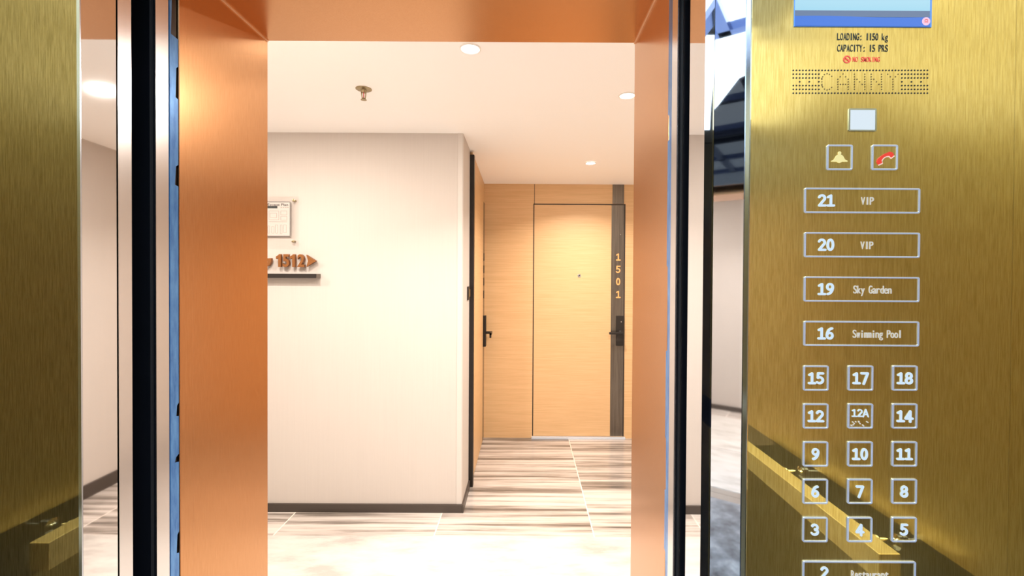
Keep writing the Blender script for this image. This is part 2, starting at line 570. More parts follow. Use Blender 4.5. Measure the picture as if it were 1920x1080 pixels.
MB().box(0.790, D1X1 - 0.004, Y_END - 0.005, Y_END - 0.0005, D1H + .008, 2.336).build('upper_strip', 'smoked', d1)
for ch, py in zip('1501', (482, 505, 528, 552)):
    p = at(1159, py, Y_END - 0.008)
    o = text(MB(), ch, p.x, p.z, 0, 0.068, Y_END - 0.010, Y_END - 0.0068, bold=0.02, serif_one=0.17, pitch=0.046).build('door_digit', 'copper_digit', s1)
    tag(o, 'copper digit ' + ch)
p = at(1086, 517, Y_END)
pe = MB().lathe((p.x, Y_END - 0.006, p.z), (0, -1, 0), [(0, .017), (.004, .016), (.005, .009)], 20).build('peephole', 'chrome', d1)
MB().lathe((p.x, Y_END - 0.0105, p.z), (0, -1, 0), [(0, .0085), (.001, .006)], 16).build('peephole_lens', 'black_gloss', pe)
a, q = at(1155, 592, Y_END), at(1169, 648, Y_END)
hp = MB().box(a.x, q.x, Y_END - 0.022, Y_END - 0.007, q.z, a.z).build('handle_plate', 'black', d1, bevel=0.003)
p = at(1163, 623, Y_END)
lv = MB().lathe((p.x, Y_END - 0.020, p.z), (0, -1, 0), [(0, .022), (.006, .021), (.008, .010), (.05, .010)], 18)
lv.box(p.x - 0.115, p.x + 0.012, Y_END - 0.078, Y_END - 0.060, p.z - 0.012, p.z + 0.010)
lv.build('lever', 'black', hp, bevel=0.003)
p = at(1164, 603, Y_END)
MB().lathe((p.x, Y_END - 0.022, p.z), (0, -1, 0), [(0, .005), (.001, .004)], 10).build('lock_light', 'chrome', hp)
p = at(1163, 440, Y_END)
MB().lathe((p.x, Y_END - 0.007, p.z), (0, -1, 0), [(0, .006), (.003, .004)], 12).build('strip_stud', 'chrome', s1)
MB().box(D1X0 - 0.01, D1X1 + 0.02, Y_END - 0.03, Y_END - 0.0005, 0.001, 0.016).build('threshold', 'threshold', d1)

# ---- side door on the corridor's left, seen almost edge on
d2 = empty('door_2', (X_COR, 3.19, 0), 'oak side door with black frame on corridor left, seen edge on', 'door', kind='structure')
XF = X_COR + 0.012
ztop = at(885, 290, 3.19).z
MB().box(X_COR - 0.02, X_COR + 0.030, 3.187, 3.233, 0.0, ztop).build('door_frame', 'black', d2)
MB().box(XF + 0.0005, XF + 0.006, 3.245, 4.02, 0.02, 2.15).build('door_leaf', 'wood', d2)
s2 = MB().box(XF + 0.0005, XF + 0.007, 4.022, 4.135, 0.02, 2.15).build('lock_strip', 'smoked', d2)
for k, py in enumerate((482, 505, 528, 552)):
    z = at(907, py, 4.08).z
    t = MB()
    t.box(XF + 0.0072, XF + 0.0105, 4.055, 4.10, z - 0.034, z + 0.034)
    t.build('door_digit', 'black', s2)
z0, z1 = at(907, 650, 4.05).z, at(907, 592, 4.05).z
hp2 = MB().box(XF + 0.007, XF + 0.030, 4.045, 4.105, z0, z1).build('handle_plate', 'black', d2, bevel=0.003)
zl = at(912, 624, 4.05).z
t = MB().box(XF + 0.029, XF + 0.085, 4.066, 4.086, zl - 0.012, zl + 0.010)
t.box(XF + 0.068, XF + 0.085, 3.97, 4.086, zl - 0.012, zl + 0.010)
t.box(XF + 0.068, XF + 0.085, 3.97, 3.985, zl - 0.035, zl + 0.010)
t.build('lever', 'black', hp2, bevel=0.002)

# ================================================================ SETTING: lift landing frame
fr_ = empty('elevator_door_frame', (0, Y_J1, 0), 'brushed copper lining of the open elevator doorway', 'door frame', kind='structure')
MB().box(JL - 0.06, JL, 0.876, Y_J1, 0.0, Z_LINTEL + .06).build('left_lining', 'copper', fr_, bevel=0.0008)
MB().box(JL - 0.06, JL + 0.0015, Y_J0, 0.8755, 0.0, Z_LINTEL + .06).build('left_lip', 'copper', fr_, bevel=0.0008)
MB().box(JR, JR + 0.06, 0.913, Y_J1, 0.0, Z_LINTEL + .06).build('right_lining', 'copper', fr_, bevel=0.0008)
MB().box(JR - 0.0015, JR + 0.06, Y_J0 + .008, 0.9125, 0.0, Z_LINTEL + .06).build('right_lip', 'copper', fr_, bevel=0.0008)
MB().box(JL + 0.0005, JR - 0.0005, Y_J0, Y_J1 - .0005, Z_LINTEL, Z_LINTEL + .06).build('soffit', 'copper', fr_, bevel=0.0008)

MB().box(JL + .0001, JL + .003, Y_J0 + .001, Y_J1 - .001, Z_LINTEL - .003, Z_LINTEL - .0001).build('corner_bead', 'copper_bead', fr_)
MB().box(JR - .003, JR - .0001, Y_J0 + .001, Y_J1 - .001, Z_LINTEL - .003, Z_LINTEL - .0001).build('corner_bead', 'copper_bead', fr_)


def film(x_face, sgn, y0, y1, notches, name):
    """strip of blue protective film on a dark edge, its long side torn"""
    e = empty(name, (x_face, y0, 0), 'torn blue protective film strip along the %s copper doorway edge' % ('left' if sgn > 0 else 'right'), 'film strip')
    xb = x_face - sgn * 0.006
    MB().box(min(xb, xb + sgn * 0.003), max(xb, xb + sgn * 0.003), y0, y1, 0.0, Z_LINTEL).build('edge_backing', 'black_gloss', e)
    rows = [(0.0, 0.0)]
    for za, zb, depth in notches:
        rows += [(za, 0.0), (za + 0.002, depth), (zb - 0.004, depth * 0.7), (zb, 0.0)]
    rows.append((Z_LINTEL, 0.0))
    mb = MB()
    x0, x1 = (xb + sgn * 0.0032, x_face)
    for (za, da), (zb, db) in zip(rows, rows[1:]):
        mb.prism_yz([(y0, za), (y1 - da * (y1 - y0), za), (y1 - db * (y1 - y0), zb), (y0, zb)], min(x0, x1), max(x0, x1))
    mb.build('film', 'blue_film', e)
    return e


film(JL + 0.0005, 1, 0.819, 0.8385, [(0.45, 0.62, 0.75), (0.74, 0.79, 0.6), (0.98, 1.02, 0.3), (1.15, 1.165, 0.5), (1.235, 1.26, 0.3), (1.66, 1.70, 0.4), (1.82, 1.88, 0.3), (1.93, 2.07, 0.85)], 'film_strip')
film(0.2625, -1, 0.819, 0.846, [(0.52, 0.60, 0.4), (0.66, 0.74, 0.3), (0.93, 0.99, 0.35), (1.10, 1.20, 0.25), (1.36, 1.52, 0.3), (1.75, 1.80, 0.3)], 'film_strip')

# sills and shaft
struct(MB().box(-1.6, 1.3, 0.745, Y_J0 - .021, -0.05, -0.002), 'floor_landing_sill', 'sill')
struct(MB().box(-1.06, XR, 0.655, 0.738, -0.05, -0.001), 'floor_car_sill', 'sill')
sh = MB()
sh.box(-1.75, JL - 0.08, 0.842, 0.90, 0.0, 2.6)
sh.box(JR + 0.08, 1.5, 0.848, 0.90, 0.0, 2.6)
sh.box(JL - 0.08, JR + 0.08, 0.842, 0.90, Z_LINTEL + .062, 2.6)
struct(sh, 'wall_shaft', 'black_seal')

# ---- sliding doors, drawn back into their pockets
def slide_door(name, x_edge, sgn, y0, y1, width, label, back):
    """sgn +1: leaf on the left, its leading edge faces right"""
    e = empty(name, (x_edge, (y0 + y1) / 2, 0.01), label, 'elevator door')
    far = x_edge - sgn * width
    MB().box(min(far, x_edge - sgn * 0.002), max(far, x_edge - sgn * 0.002), y0 + 0.0015, y1, 0.01, 2.12).build('leaf', 'black_gloss' if back else 'steel', e)
    MB().box(min(x_edge, x_edge - sgn * 0.0019), max(x_edge, x_edge - sgn * 0.0019), y0, y1, 0.01, 2.12).build('leading_edge', 'steel_soft', e)
    if back:
        MB().box(min(x_edge - sgn * 0.006, x_edge - sgn * 0.009), max(x_edge - sgn * 0.006, x_edge - sgn * 0.009), y0 - 0.002, y0 + 0.0015, 0.01, 2.12).build('seal', 'black_seal', e)
    return e


slide_door('elevator_car_door', JL, 1, 0.7155, 0.7400, 0.62, 'mirror steel inner door edge beside left gold panel', False)
slide_door('elevator_landing_door', JL, 1, 0.7885, 0.8165, 0.62, 'black-backed outer door edge beside left copper lining', True)
slide_door('elevator_landing_door', 0.2600, -1, 0.7885, 0.8165, 0.62, 'black-backed outer door edge beside right copper lining', True)
slide_door('elevator_car_door', 0.2790, -1, 0.7455, 0.7700, 0.62, 'mirror steel inner door tucked behind right steel column', False)

# ================================================================ SETTING: the car
struct(MB().box(XL, XR, Y_REAR, 0.652, -0.05, 0.0), 'floor_car', 'car_floor')
# left front return: gold panel with a bright steel edge and a mirror reveal
TL = math.radians(0.2)
xl0 = at(152, 540, Y_FRONT).x
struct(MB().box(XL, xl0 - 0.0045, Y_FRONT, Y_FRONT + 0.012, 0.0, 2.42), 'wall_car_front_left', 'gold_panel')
struct(MB().box(xl0 - 0.0044, xl0, Y_FRONT - 0.0005, Y_FRONT + 0.0015, 0.0, 2.42), 'trim_3', 'steel_edge')
xe = xl0 - 0.050 * math.tan(TL)
struct(MB().prism_xy([(xl0 - .0001, Y_FRONT + .0018), (xe, Y_FRONT + .057), (xe - .0042, Y_FRONT + .057), (xl0 - .0043, Y_FRONT + .0018)], 0.0, 2.42), 'trim_4', 'steel')
# right front return: mirror column with a turned-in face
xr0, yr0 = JR - 0.0015, 0.6785
xm = (1335.5 - 986) / FPX * yr0
xc, yc = 0.3330, 0.6620
struct(MB().prism_xy([(xr0, yr0), (xm, yr0), (xm, yr0 + 0.063), (xr0, yr0 + 0.063)], 0.0, 2.42), 'trim_5', 'steel')
col = MB().prism_xy([(xm + 0.0006, yr0), (xc, yc), (xc, yr0 + 0.063), (xm + 0.0006, yr0 + 0.063)], 0.0, 2.42)
struct(col, 'trim_6', 'steel')
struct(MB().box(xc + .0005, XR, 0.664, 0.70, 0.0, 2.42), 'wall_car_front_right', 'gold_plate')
# black glass transom above the doorway, up to the ceiling
struct(MB().box(xl0 - .03, xr0 + .03, 0.655, 0.69, 2.11, 2.45), 'wall_car_front_transom', 'black_glass')

ZG = 0.971


def car_side(x, sgn, side):
    """sgn: direction from the wall into the car"""
    far = x - sgn * 0.03
    x0, x1 = min(x, far), max(x, far)
    up = struct(MB().box(x0, x1, Y_REAR, Y_FRONT - .0005, ZG, 2.458), 'wall_car_' + side, 'gold_wall')
    xb = x - sgn * 0.006
    MB().box(min(xb, far), max(xb, far), Y_REAR, Y_FRONT - .0005, 0.845, ZG - .0005).build('mirror_band', 'band_mirror', up)
    MB().box(x0, x1, Y_REAR, Y_FRONT - .0005, 0.0, 0.8445).build('lower_panel', 'gold_wall', up)


car_side(XL, 1, 'left')
car_side(XR, -1, 'right')
ZM = 2.075
rear = struct(MB().box(XL, XR, Y_REAR - .06, Y_REAR - .0305, 0.0, 2.40), 'wall_car_rear', 'black_glass')
MB().box(-0.96, 0.70, Y_REAR - .030, Y_REAR, 0.79, ZM - .003).build('mirror', 'steel', rear)
MB().box(-0.56, 0.30, Y_REAR - .030, Y_REAR, 0.0, 0.7895).build('lower_mirror', 'steel', rear)
k_ = MB()
k_.box(XL, -0.5605, Y_REAR - .030, Y_REAR, 0.0, 0.7895)
k_.box(0.3005, XR, Y_REAR - .030, Y_REAR, 0.0, 0.7895)
k_.box(XL, -0.9605, Y_REAR - .030, Y_REAR, 0.79, ZM - .003)
k_.box(0.7005, XR, Y_REAR - .030, Y_REAR, 0.79, ZM - .003)
k_.build('side_panel', 'black_glass', rear)
pts = [(XL, ZM), (XR, ZM)]
for k in range(25):
    xa_ = XR + (XL - XR) * k / 24
    pts.append((xa_, 2.13 + 0.19 * math.exp(-((xa_ - 0.22) / 0.20) ** 4)))
MB().prism_xz(pts, Y_REAR - .030, Y_REAR).build('arched_panel', 'black_glass', rear)

# car ceiling: luminous panels in a chrome grid, luminous coves down to the walls
ZC = 2.46
roof = struct(MB().box(XL - .05, XR + .05, Y_REAR - .05, 0.72, ZC + .03, ZC + .06), 'ceiling_car', 'black')
ix0, ix1, iy0, iy1 = XL + 0.13, XR - 0.13, Y_REAR + 0.12, 0.52
MB().box(ix0, ix1, iy0, iy1, ZC + .004, ZC + .025).build('light_panel', 'car_light', roof)
ld = bpy.data.lights.new('car_ceiling_light', 'AREA')
ld.shape, ld.size, ld.size_y = 'RECTANGLE', ix1 - ix0 - .06, iy1 - iy0 - .06
ld.energy, ld.color, ld.spread = CAR_WATTS, CAR_COOL, math.radians(100)
lo = bpy.data.objects.new('car_ceiling_light', ld)
lo.location = ((ix0 + ix1) / 2, (iy0 + iy1) / 2, ZC - .032)
lo.parent = roof
C.objects.link(lo)
gr = MB()
for x in (ix0, (ix0 + ix1) / 2 - 0.2, (ix0 + ix1) / 2 + 0.2, ix1):
    gr.box(x - .022, x + .022, iy0 - .022, iy1 + .022, ZC - .03, ZC + .0035)
for y in (iy0, (iy0 + iy1) / 2, iy1):
    gr.box(ix0 - .022, ix1 + .022, y - .022, y + .022, ZC - .03, ZC + .0035)
gr.build('chrome_grid', 'chrome_reflection', roof)
cv = MB()
for k in range(8):
    a0, a1 = math.pi / 2 * k / 8, math.pi / 2 * (k + 1) / 8
    f_ = lambda a: (Y_REAR - .03 + (iy0 - Y_REAR + .03) * (1 - math.cos(a)), 2.09 + (ZC + .002 - 2.09) * math.sin(a))
    (ya, za), (yb, zb) = f_(a0), f_(a1)
    cv.prism_yz([(ya, za), (yb, zb), (yb, zb + .01), (ya, za + .01)], XL + .001, XR - .001)
cv.build('cove', 'cove', roof)

# ---- handrails
ZR0, ZR1 = 0.893, 0.950


def handrail(xi, xo, xwall, y_end, brackets, label):
    sgn = 1 if xwall > 0 else -1
    e = empty('handrail', ((xi + xo) / 2, 0.0, ZR0), label, 'handrail', 'handrails in the elevator car')
    x0, x1 = min(xi, xo), max(xi, xo)
    MB().box(x0, x1, -0.27, y_end, ZR0, ZR1).build('rail', 'gold_rail', e, bevel=0.0015)
    for y in brackets:
        MB().lathe((xo - sgn * 0.001, y, 0.932), (sgn, 0, 0), [(0, .015), (.010, .015), (.016, .009), (abs(xwall - xo) - .006, .009), (abs(xwall - xo) - .002, .018), (abs(xwall - xo) + .006, .018)], 20).build('bracket', 'chrome', e, smooth=True)
    return e


handrail(0.705, 0.748, XR, 0.405, (0.33, -0.01), 'flat gold handrail on the right wall beside the control panel')
handrail(-0.967, -1.007, XL, 0.384, (0.29, -0.05), 'flat gold handrail on the left wall beside the plain gold panel')

# ================================================================ THE CONTROL PANEL
YP = Y_FRONT
PX = YP / FPX                       # metres per photo pixel on the panel
xp0, xp1 = at(1404, 540, YP).x, at(1898, 540, YP).x
cop = empty('control_panel', ((xp0 + xp1) / 2, YP, 0.3), 'tall polished gold elevator control panel with lit buttons and screen', 'control panel')
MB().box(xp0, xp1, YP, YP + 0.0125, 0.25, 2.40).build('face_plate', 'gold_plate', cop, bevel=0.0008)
tag(MB().box(xp0 - 0.0016, xp0 - 0.0001, YP - 0.0003, YP + 0.0115, 0.25, 2.40).build('edge_trim', 'steel_edge', cop), 'bright steel edge strip')


def cell(px0, px1, py0, py1):
    """panel rectangle of a photo pixel rectangle -> x0, x1, z0, z1"""
    c_ = at((px0 + px1) / 2, (py0 + py1) / 2, YP)
    hw, hh = (px1 - px0) / 2 * PX, (py1 - py0) / 2 * PX
    return c_.x - hw, c_.x + hw, c_.z - hh, c_.z + hh


def pnt(px, py):
    q = at(px, py, YP)
    return q.x, q.z


tag(MB().box(xp1 + .0001, xp1 + .0032, YP + 0.004, YP + 0.0125, 0.25, 2.40).build('side_seam', 'seam', cop), 'dark seam')

# screen
x0, x1, z0, z1 = cell(1490, 1746, -150, 50)
scr = MB().box(x0, x1, YP - 0.0012, YP + 0.001, z0, z1).build('display_screen', 'screen_rim', cop)
tag(scr, 'colour screen above the buttons')
zb = pnt(1618, 30)[1]
zg = pnt(1618, 21)[1]
MB().box(x0 + .001, x1 - .003, YP - 0.0016, YP - 0.0011, zg, z1 - .001).build('sky_picture', 'screen_sky', scr)
MB().box(x0 + .001, x1 - .003, YP - 0.0016, YP - 0.0011, zb - .002, zg - .0001).build('grey_band', 'screen_grey', scr)
wv = [(x0 + .001, z0 + .001), (x1 - .003, z0 + .001)]
for k in range(13):
    t = 1 - k / 12
    wv.append((x0 + .001 + t * (x1 - x0 - .004), zb - 0.0015 - 0.0012 * t + 0.0007 * math.sin(t * 7)))
MB().prism_xz(wv, YP - 0.0019, YP - 0.0011).build('blue_band', 'screen_blue', scr)
xi, zi_ = pnt(1734, 41.5)
ic = MB().disc(xi, zi_, 7.5 * PX, YP - 0.0024, YP - 0.0018, 20).build('picture_badge', 'icon_pink', scr)
t = MB()
for k in range(7):
    a0, a1 = math.radians(20 + 20 * k), math.radians(40 + 20 * k)
    t.prism_xz([(xi + r * PX * math.cos(a), zi_ + r * PX * math.sin(a)) for a, r in ((a0, 2.2), (a0, 3.8), (a1, 3.8), (a1, 2.2))], YP - 0.0026, YP - 0.0022)
t.box(xi - 3.4 * PX, xi + 3.4 * PX, YP - 0.0026, YP - 0.0022, zi_ - 2.2 * PX, zi_ - 0.6 * PX)
t.build('badge_mark', 'print_red', scr)

# printed notices
x, z = pnt(1617, 69)
text(MB(), 'LOADING: 1150 kg', x, z, 0, 12.5 * PX, YP - 0.0006, YP + .0001, 0.004, pitch=5.95 * PX).build('load_notice', 'print_black', cop)
x, z = pnt(1617, 90.5)
text(MB(), 'CAPACITY: 15 PRS', x, z, 0, 12.5 * PX, YP - 0.0006, YP + .0001, 0.004, pitch=5.95 * PX).build('capacity_notice', 'print_black', cop)
x, z = pnt(1624, 111.5)
ns = text(MB(), 'NO SMOKING', x, z, 0, 9 * PX, YP - 0.0006, YP + .0001, 0.006, pitch=5.1 * PX).build('smoking_notice', 'print_red', cop)
x, z = pnt(1588, 111.5)
t = MB()
seg = 20
for k in range(seg):
    a0, a1 = 2 * math.pi * k / seg, 2 * math.pi * (k + 1) / seg
    t.prism_xz([(x + r * PX * math.cos(a), z + r * PX * math.sin(a)) for a, r in ((a0, 5.2), (a0, 7.2), (a1, 7.2), (a1, 5.2))], YP - 0.0006, YP + .0001)
t.prism_xz([(x - 4.6 * PX, z + 3.4 * PX), (x + 3.4 * PX, z - 4.6 * PX), (x + 4.6 * PX, z - 3.4 * PX), (x - 3.4 * PX, z + 4.6 * PX)], YP - 0.0007, YP + .0001)
t.box(x - 4 * PX, x + 2.6 * PX, YP - 0.0006, YP + .0001, z - 0.9 * PX, z + 0.9 * PX)
t.build('smoking_symbol', 'print_red', ns)

# speaker perforations
big, fine = MB(), MB()
GX0, GX1, GY0, GY1 = 1487.4, 1738.8, 132.0, 174.8
cxs = [GX0 + (GX1 - GX0) * k / 42 for k in range(43)]
rys = [GY0 + (GY1 - GY0) * k / 6 for k in range(7)]


def hole(mb, px, py, r):
    x, z = pnt(px, py)
    mb.disc(x, z, r * PX, YP - 0.0003, YP + .0002, 8)


for r_, ry in enumerate(rys):
    for k, cxx in enumerate(cxs):
        if r_ in (0, 6) or (r_ != 3 and (k < 9 or k > 33)) or (r_ == 3 and k in (2, 5, 8, 34, 37, 40)):
            hole(big, cxx, ry, 1.65)
LET = {
    'C': [(0, 2), (0, 3), (0, 4), (0.15, 1), (0.15, 5), (0.5, 0.1), (1, -0.2), (1.45, 0.05), (1.9, 0.8), (0.5, 5.9), (1, 6.2), (1.45, 5.95), (1.9, 5.2), (0, 1.6), (0, 4.5)],
    'A': [(0, 2), (0, 3), (0, 4), (0, 5), (0, 6), (0.45, 1), (1, -0.1), (1.5, 1), (2, 2), (2, 3), (2, 4), (2, 5), (2, 6), (0.5, 4), (1, 4), (1.5, 4)],
    'N': [(0, 0), (0, 1), (0, 2), (0, 3), (0, 4), (0, 5), (0, 6), (2, 0), (2, 1), (2, 2), (2, 3), (2, 4), (2, 5), (2, 6), (0.5, 2), (1, 3), (1.5, 4)],
    'Y': [(0, 0), (0.5, 1), (1.5, 1), (2, 0), (1, 2), (1, 3), (1, 4), (1, 5), (1, 6)],
}
for ch, px in zip('CANNY', (1541, 1571, 1602, 1633.5, 1664.5)):
    for gx, gy in LET[ch]:
        hole(fine, px + gx * 9.7, 139.2 + gy * 4.75, 1.2)
sg = big.build('speaker_grille', 'hole', cop)
tag(sg, 'dark drilled holes framing CANNY')
fine.build('fine_holes', 'hole_brown', sg)

# indicator lamp
x0, x1, z0, z1 = cell(1592, 1641, 205.5, 245)
il = MB().ring(x0 - .0012, x1 + .0012, z0 - .0012, z1 + .0012, 0.0022, 0.002, YP - 0.0012, YP + .0004).build('indicator_lamp', 'steel_edge', cop)
tag(il, 'white lit square with steel rim')
MB().box(x0 + .0004, x1 - .0004, YP - 0.0009, YP + .0003, z0 + .0004, z1 - .0004).build('lamp_cover', 'lamp_white', il)


def button(name, rect, label):
    x0, x1, z0, z1 = cell(*rect)
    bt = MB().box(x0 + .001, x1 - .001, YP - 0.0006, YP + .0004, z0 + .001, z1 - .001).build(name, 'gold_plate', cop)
    tag(bt, label)
    MB().ring(x0, x1, z0, z1, 2.9 * PX, 3.4 * PX, YP - 0.0020, YP + .0004).build('button_frame', 'ring', bt, bevel=0.0004)
    return bt


YA, YB = YP - 0.0016, YP - 0.0004


def digits(s, px, py, bt, h=22.5, pitch=15.6, bold=0.028):
    x, z = pnt(px, py)
    text(MB(), s, x, z, 0, h * PX, YA, YB, bold, serif_one=0.185, pitch=pitch * PX).build('number', 'led', bt)


def caption(s, px, py, bt, h, pitch, bold=0.0):
    x, z = pnt(px, py)
    text(MB(), s, x, z, 0, h * PX, YA, YB, bold, pitch=pitch * PX).build('caption', 'caption', bt)


ab = button('alarm_button', (1549.5, 1597.5, 272, 319), 'alarm button with yellow bell')
x, z = pnt(1573, 297)
half = [(0, -9), (3.6, -7.6), (4.2, -6.6), (15, -6.4), (15, -4.6), (10.5, -2.8), (8.4, 0.6), (6.8, 3.6), (4.0, 6.2), (2.2, 6.6), (3.0, 8.6), (2.8, 11), (1.2, 12.4), (0, 12.6)]
outl = [(x + a * PX, z + c_ * PX) for a, c_ in half] + [(x - a * PX, z + c_ * PX) for a, c_ in reversed(half[1:-1])]
MB().prism_xz(outl, YA, YB).build('bell_symbol', 'bell', ab)
ib = button('intercom_button', (1633.5, 1682, 272, 319), 'intercom button with red telephone receiver')
x, z = pnt(1658, 296)
ph, hi_ = MB(), MB()
ca, sa = math.cos(math.radians(31)), math.sin(math.radians(31))
rot = lambda a, c_: (x + (a * ca - c_ * sa) * PX, z + (a * sa + c_ * ca) * PX)
arc = [(-17, -5), (-9.5, -6), (-8.5, -1.2), (-4, 0.8), (0, 1.4), (4, 0.8), (8.5, -1.2), (9.5, -6), (17, -5), (17, 1), (13, 5.0), (6, 6.2), (0, 6.6), (-6, 6.2), (-13, 5.0), (-17, 1)]
ph.prism_xz([rot(a, c_) for a, c_ in arc], YA, YB)
ph.build('receiver_symbol', 'phone', ib)
hi_.prism_xz([rot(a, c_) for a, c_ in [(-17, -7.2), (-9.0, -8), (-7.6, -3), (-3.5, -1), (0, -.4), (3.5, -1), (7.6, -3), (9.0, -8), (17, -7.2), (17, -5.1), (9.6, -6.1), (8.4, -1.3), (4, .7), (0, 1.3), (-4, .7), (-8.4, -1.3), (-9.6, -6.1), (-17, -5.1)]], YA + .0002, YB)
hi_.build('receiver_edge', 'phone_hi', ib)

for num, py, cap_, cpx, h, pit in (('21', 376.5, 'VIP', 1625.5, 14, 8.2), ('20', 459.5, 'VIP', 1624.5, 14, 8.2),
                                   ('19', 542.5, 'Sky Garden', 1635, 14.5, 7.2), ('16', 625.5, 'Swimming Pool', 1644, 14.5, 7.1),
                                   ('2', 1074.5, 'Restaurant', 1630, 14.5, 7.1)):
    px0, px1 = (1507.5, 1723.5) if py < 1000 else (1503.5, 1716.5)
    dpx = {376.5: 0, 459.5: -0.3, 542.5: -1, 625.5: -1.5}.get(py, 0)
    bt = button('floor_button', (px0 + dpx, px1 + dpx, py - 23.5, py + 23.5), 'wide floor button reading %s %s' % (num, cap_))
    digits(num, 1548.5 + dpx if len(num) == 2 else 1545, py - (0.5 if py < 1000 else 1.5), bt, 23, 15.8)
    caption(cap_, cpx, py + (0.5 if py < 1000 else 2), bt, h, pit, 0.004 if cap_ == 'VIP' else 0.0)
for py, row in ((709, ('15', '17', '18')), (780, ('12', '12A', '14')), (851, ('9', '10', '11')), (921, ('6', '7', '8')), (992.5, ('3', '4', '5'))):
    for cpx, num in zip((1529, 1612.5, 1695.5), row):
        cpx -= (py - 709) / 283 * 1.6
        bt = button('floor_button', (cpx - 23.6, cpx + 23.6, py - 24, py + 23.4), 'square floor button reading ' + num)
        if num == '12A':
            x, z = pnt(cpx - 0.5, py - 6)
            text(MB(), num, x, z, 0, 15.5 * PX, YA, YB, 0.004, serif_one=0.14, pitch=10.8 * PX).build('number', 'led', bt)
            dm = MB()
            for gx, gy in ((-17, 17), (-14, 11), (-11.5, 13.5), (-13, 16), (-8.5, 10.5), (-2.5, 11), (-0.5, 14), (-2.8, 10), (4.5, 16.5), (6, 18), (12.5, 10.5), (14, 11.5), (-16, 17.6)):
                qx, qz = pnt(cpx + gx, py + gy)
                dm.disc(qx, qz, 1.25 * PX, YA, YB, 8)
            dm.build('braille_dots', 'caption', bt)
        else:
            digits(num, cpx, py, bt)

# ================================================================ HALL OBJECTS
# ---- ceiling downlights
def ceil_z(y):
    y0 = Y_WALL - .35
    return Z_C0 if y <= y0 else Z_C0 + (Z_C1 - Z_C0) * (y - y0) / (Y_END + .1 - y0)


def downlight(x, y, label, r=0.037, watts=LAMP_WATTS, spread=180):
    z = ceil_z(y)
    e = empty('downlight', (x, y, z), label, 'ceiling light', 'recessed downlights in the hall ceiling')
    ringm = MB()
    prof = [(0.0, r + .006), (0.004, r + .005), (0.005, r), (0.001, r - .002)]
    seg = 28
    vs, fs = [], []
    for h, rr in prof:
        for i in range(seg):
            a = 2 * math.pi * i / seg
            vs.append((x + rr * math.cos(a), y + rr * math.sin(a), z - h))
    for j in range(3):
        for i in range(seg):
            q_ = (i + 1) % seg
            fs.append((j * seg + i, j * seg + q_, (j + 1) * seg + q_, (j + 1) * seg + i))
    ringm.add(vs, fs).build('lamp_ring', 'white_metal', e)
    MB().lathe((x, y, z - .0005), (0, 0, -1), [(0, r - .002), (.002, r - .003)], 28).build('lens', 'lens', e)
    ld = bpy.data.lights.new('lamp_light', 'AREA')
    ld.shape = 'DISK'
    ld.size = 2 * r
    ld.energy = watts
    ld.color = HALL_WARM
    ld.spread = math.radians(spread)
    lo = bpy.data.objects.new('lamp_light', ld)
    lo.location = (0, 0, -0.012)
    lo.parent = e
    C.objects.link(lo)
    return e


p = at(880, 93, 1.81)
downlight(-0.226, 1.81, 'round ceiling downlight nearest the copper soffit', watts=LAMP_WATTS * 0.8, spread=126)
downlight(0.500, 2.27, 'round ceiling downlight half hidden by the right copper lining', watts=LAMP_WATTS * 0.6, spread=132)
downlight(0.49, 3.48, 'small ceiling downlight in front of door 1501', watts=LAMP_WATTS * 0.9, spread=135)
for x, y, lab in ((-0.85, 1.45, 'unseen fill downlight added outside the doorway, hidden by the copper soffit'), (0.78, 2.21, 'ceiling downlight behind the right copper lining, seen in the left mirror strip'), (-1.30, 1.85, 'ceiling downlight in the left part of the hall'), (-2.40, 1.85, 'ceiling downlight at the far left end of the hall')):  # the first is an added fill lamp for the upper hall wall
    downlight(x, y, lab)

# ---- sprinkler
p = at(682, 172, 2.21)
sx_, sy_, sz_ = p.x, 2.21, ceil_z(2.21)
spk = empty('fire_sprinkler', (sx_, sy_, sz_), 'small metal fire sprinkler head hanging from the white ceiling', 'sprinkler')
MB().lathe((sx_, sy_, sz_), (0, 0, -1), [(0, .038), (.003, .0375), (.006, .030), (.008, .014), (.018, .012)], 28).build('escutcheon', 'brass', spk, smooth=True)
t = MB()
for s in (-1, 1):
    t.lathe((sx_ + s * .011, sy_, sz_ - .014), (-s * 0.10, 0, -1), [(0, .003), (.034, .0025)], 8)
t.lathe((sx_, sy_, sz_ - .046), (0, 0, -1), [(0, .010), (.006, .005)], 12)
t.build('yoke', 'brass', spk)
MB().lathe((sx_, sy_, sz_ - .017), (0, 0, -1), [(0, .0025), (.028, .0025)], 8).build('glass_bulb', 'red_glass', spk)
MB().lathe((sx_, sy_, sz_ - .052), (0, 0, -1), [(0, .014), (.002, .014)], 16).build('deflector', 'brass', spk)

# ---- escape plan behind acrylic
yw = Y_WALL
brd = empty('escape_plan_board', (at(520, 414, yw).x, yw, at(520, 414, yw).z), 'clear acrylic escape plan board above the 1512 room sign', 'notice board')
bx0, bz1 = at(452, 366, yw).x, at(500, 366, yw).z
bx1, bz0 = at(561, 463, yw).x, at(500, 463, yw).z
MB().box(bx0, bx1, yw - 0.022, yw - 0.018, bz0, bz1).build('acrylic_sheet', 'acrylic', brd, bevel=0.0006)
qx0, qz1 = at(466, 378, yw).x, at(500, 378.5, yw).z
qx1, qz0 = at(547.5, 378, yw).x, at(500, 443.5, yw).z
pap = MB().box(qx0, qx1, yw - 0.0176, yw - 0.0170, qz0, qz1).build('plan_sheet', 'paper', brd)
yl0, yl1 = yw - 0.0182, yw - 0.0176


def wp(px, py):
    q_ = at(px, py, yw)
    return q_.x, q_.z


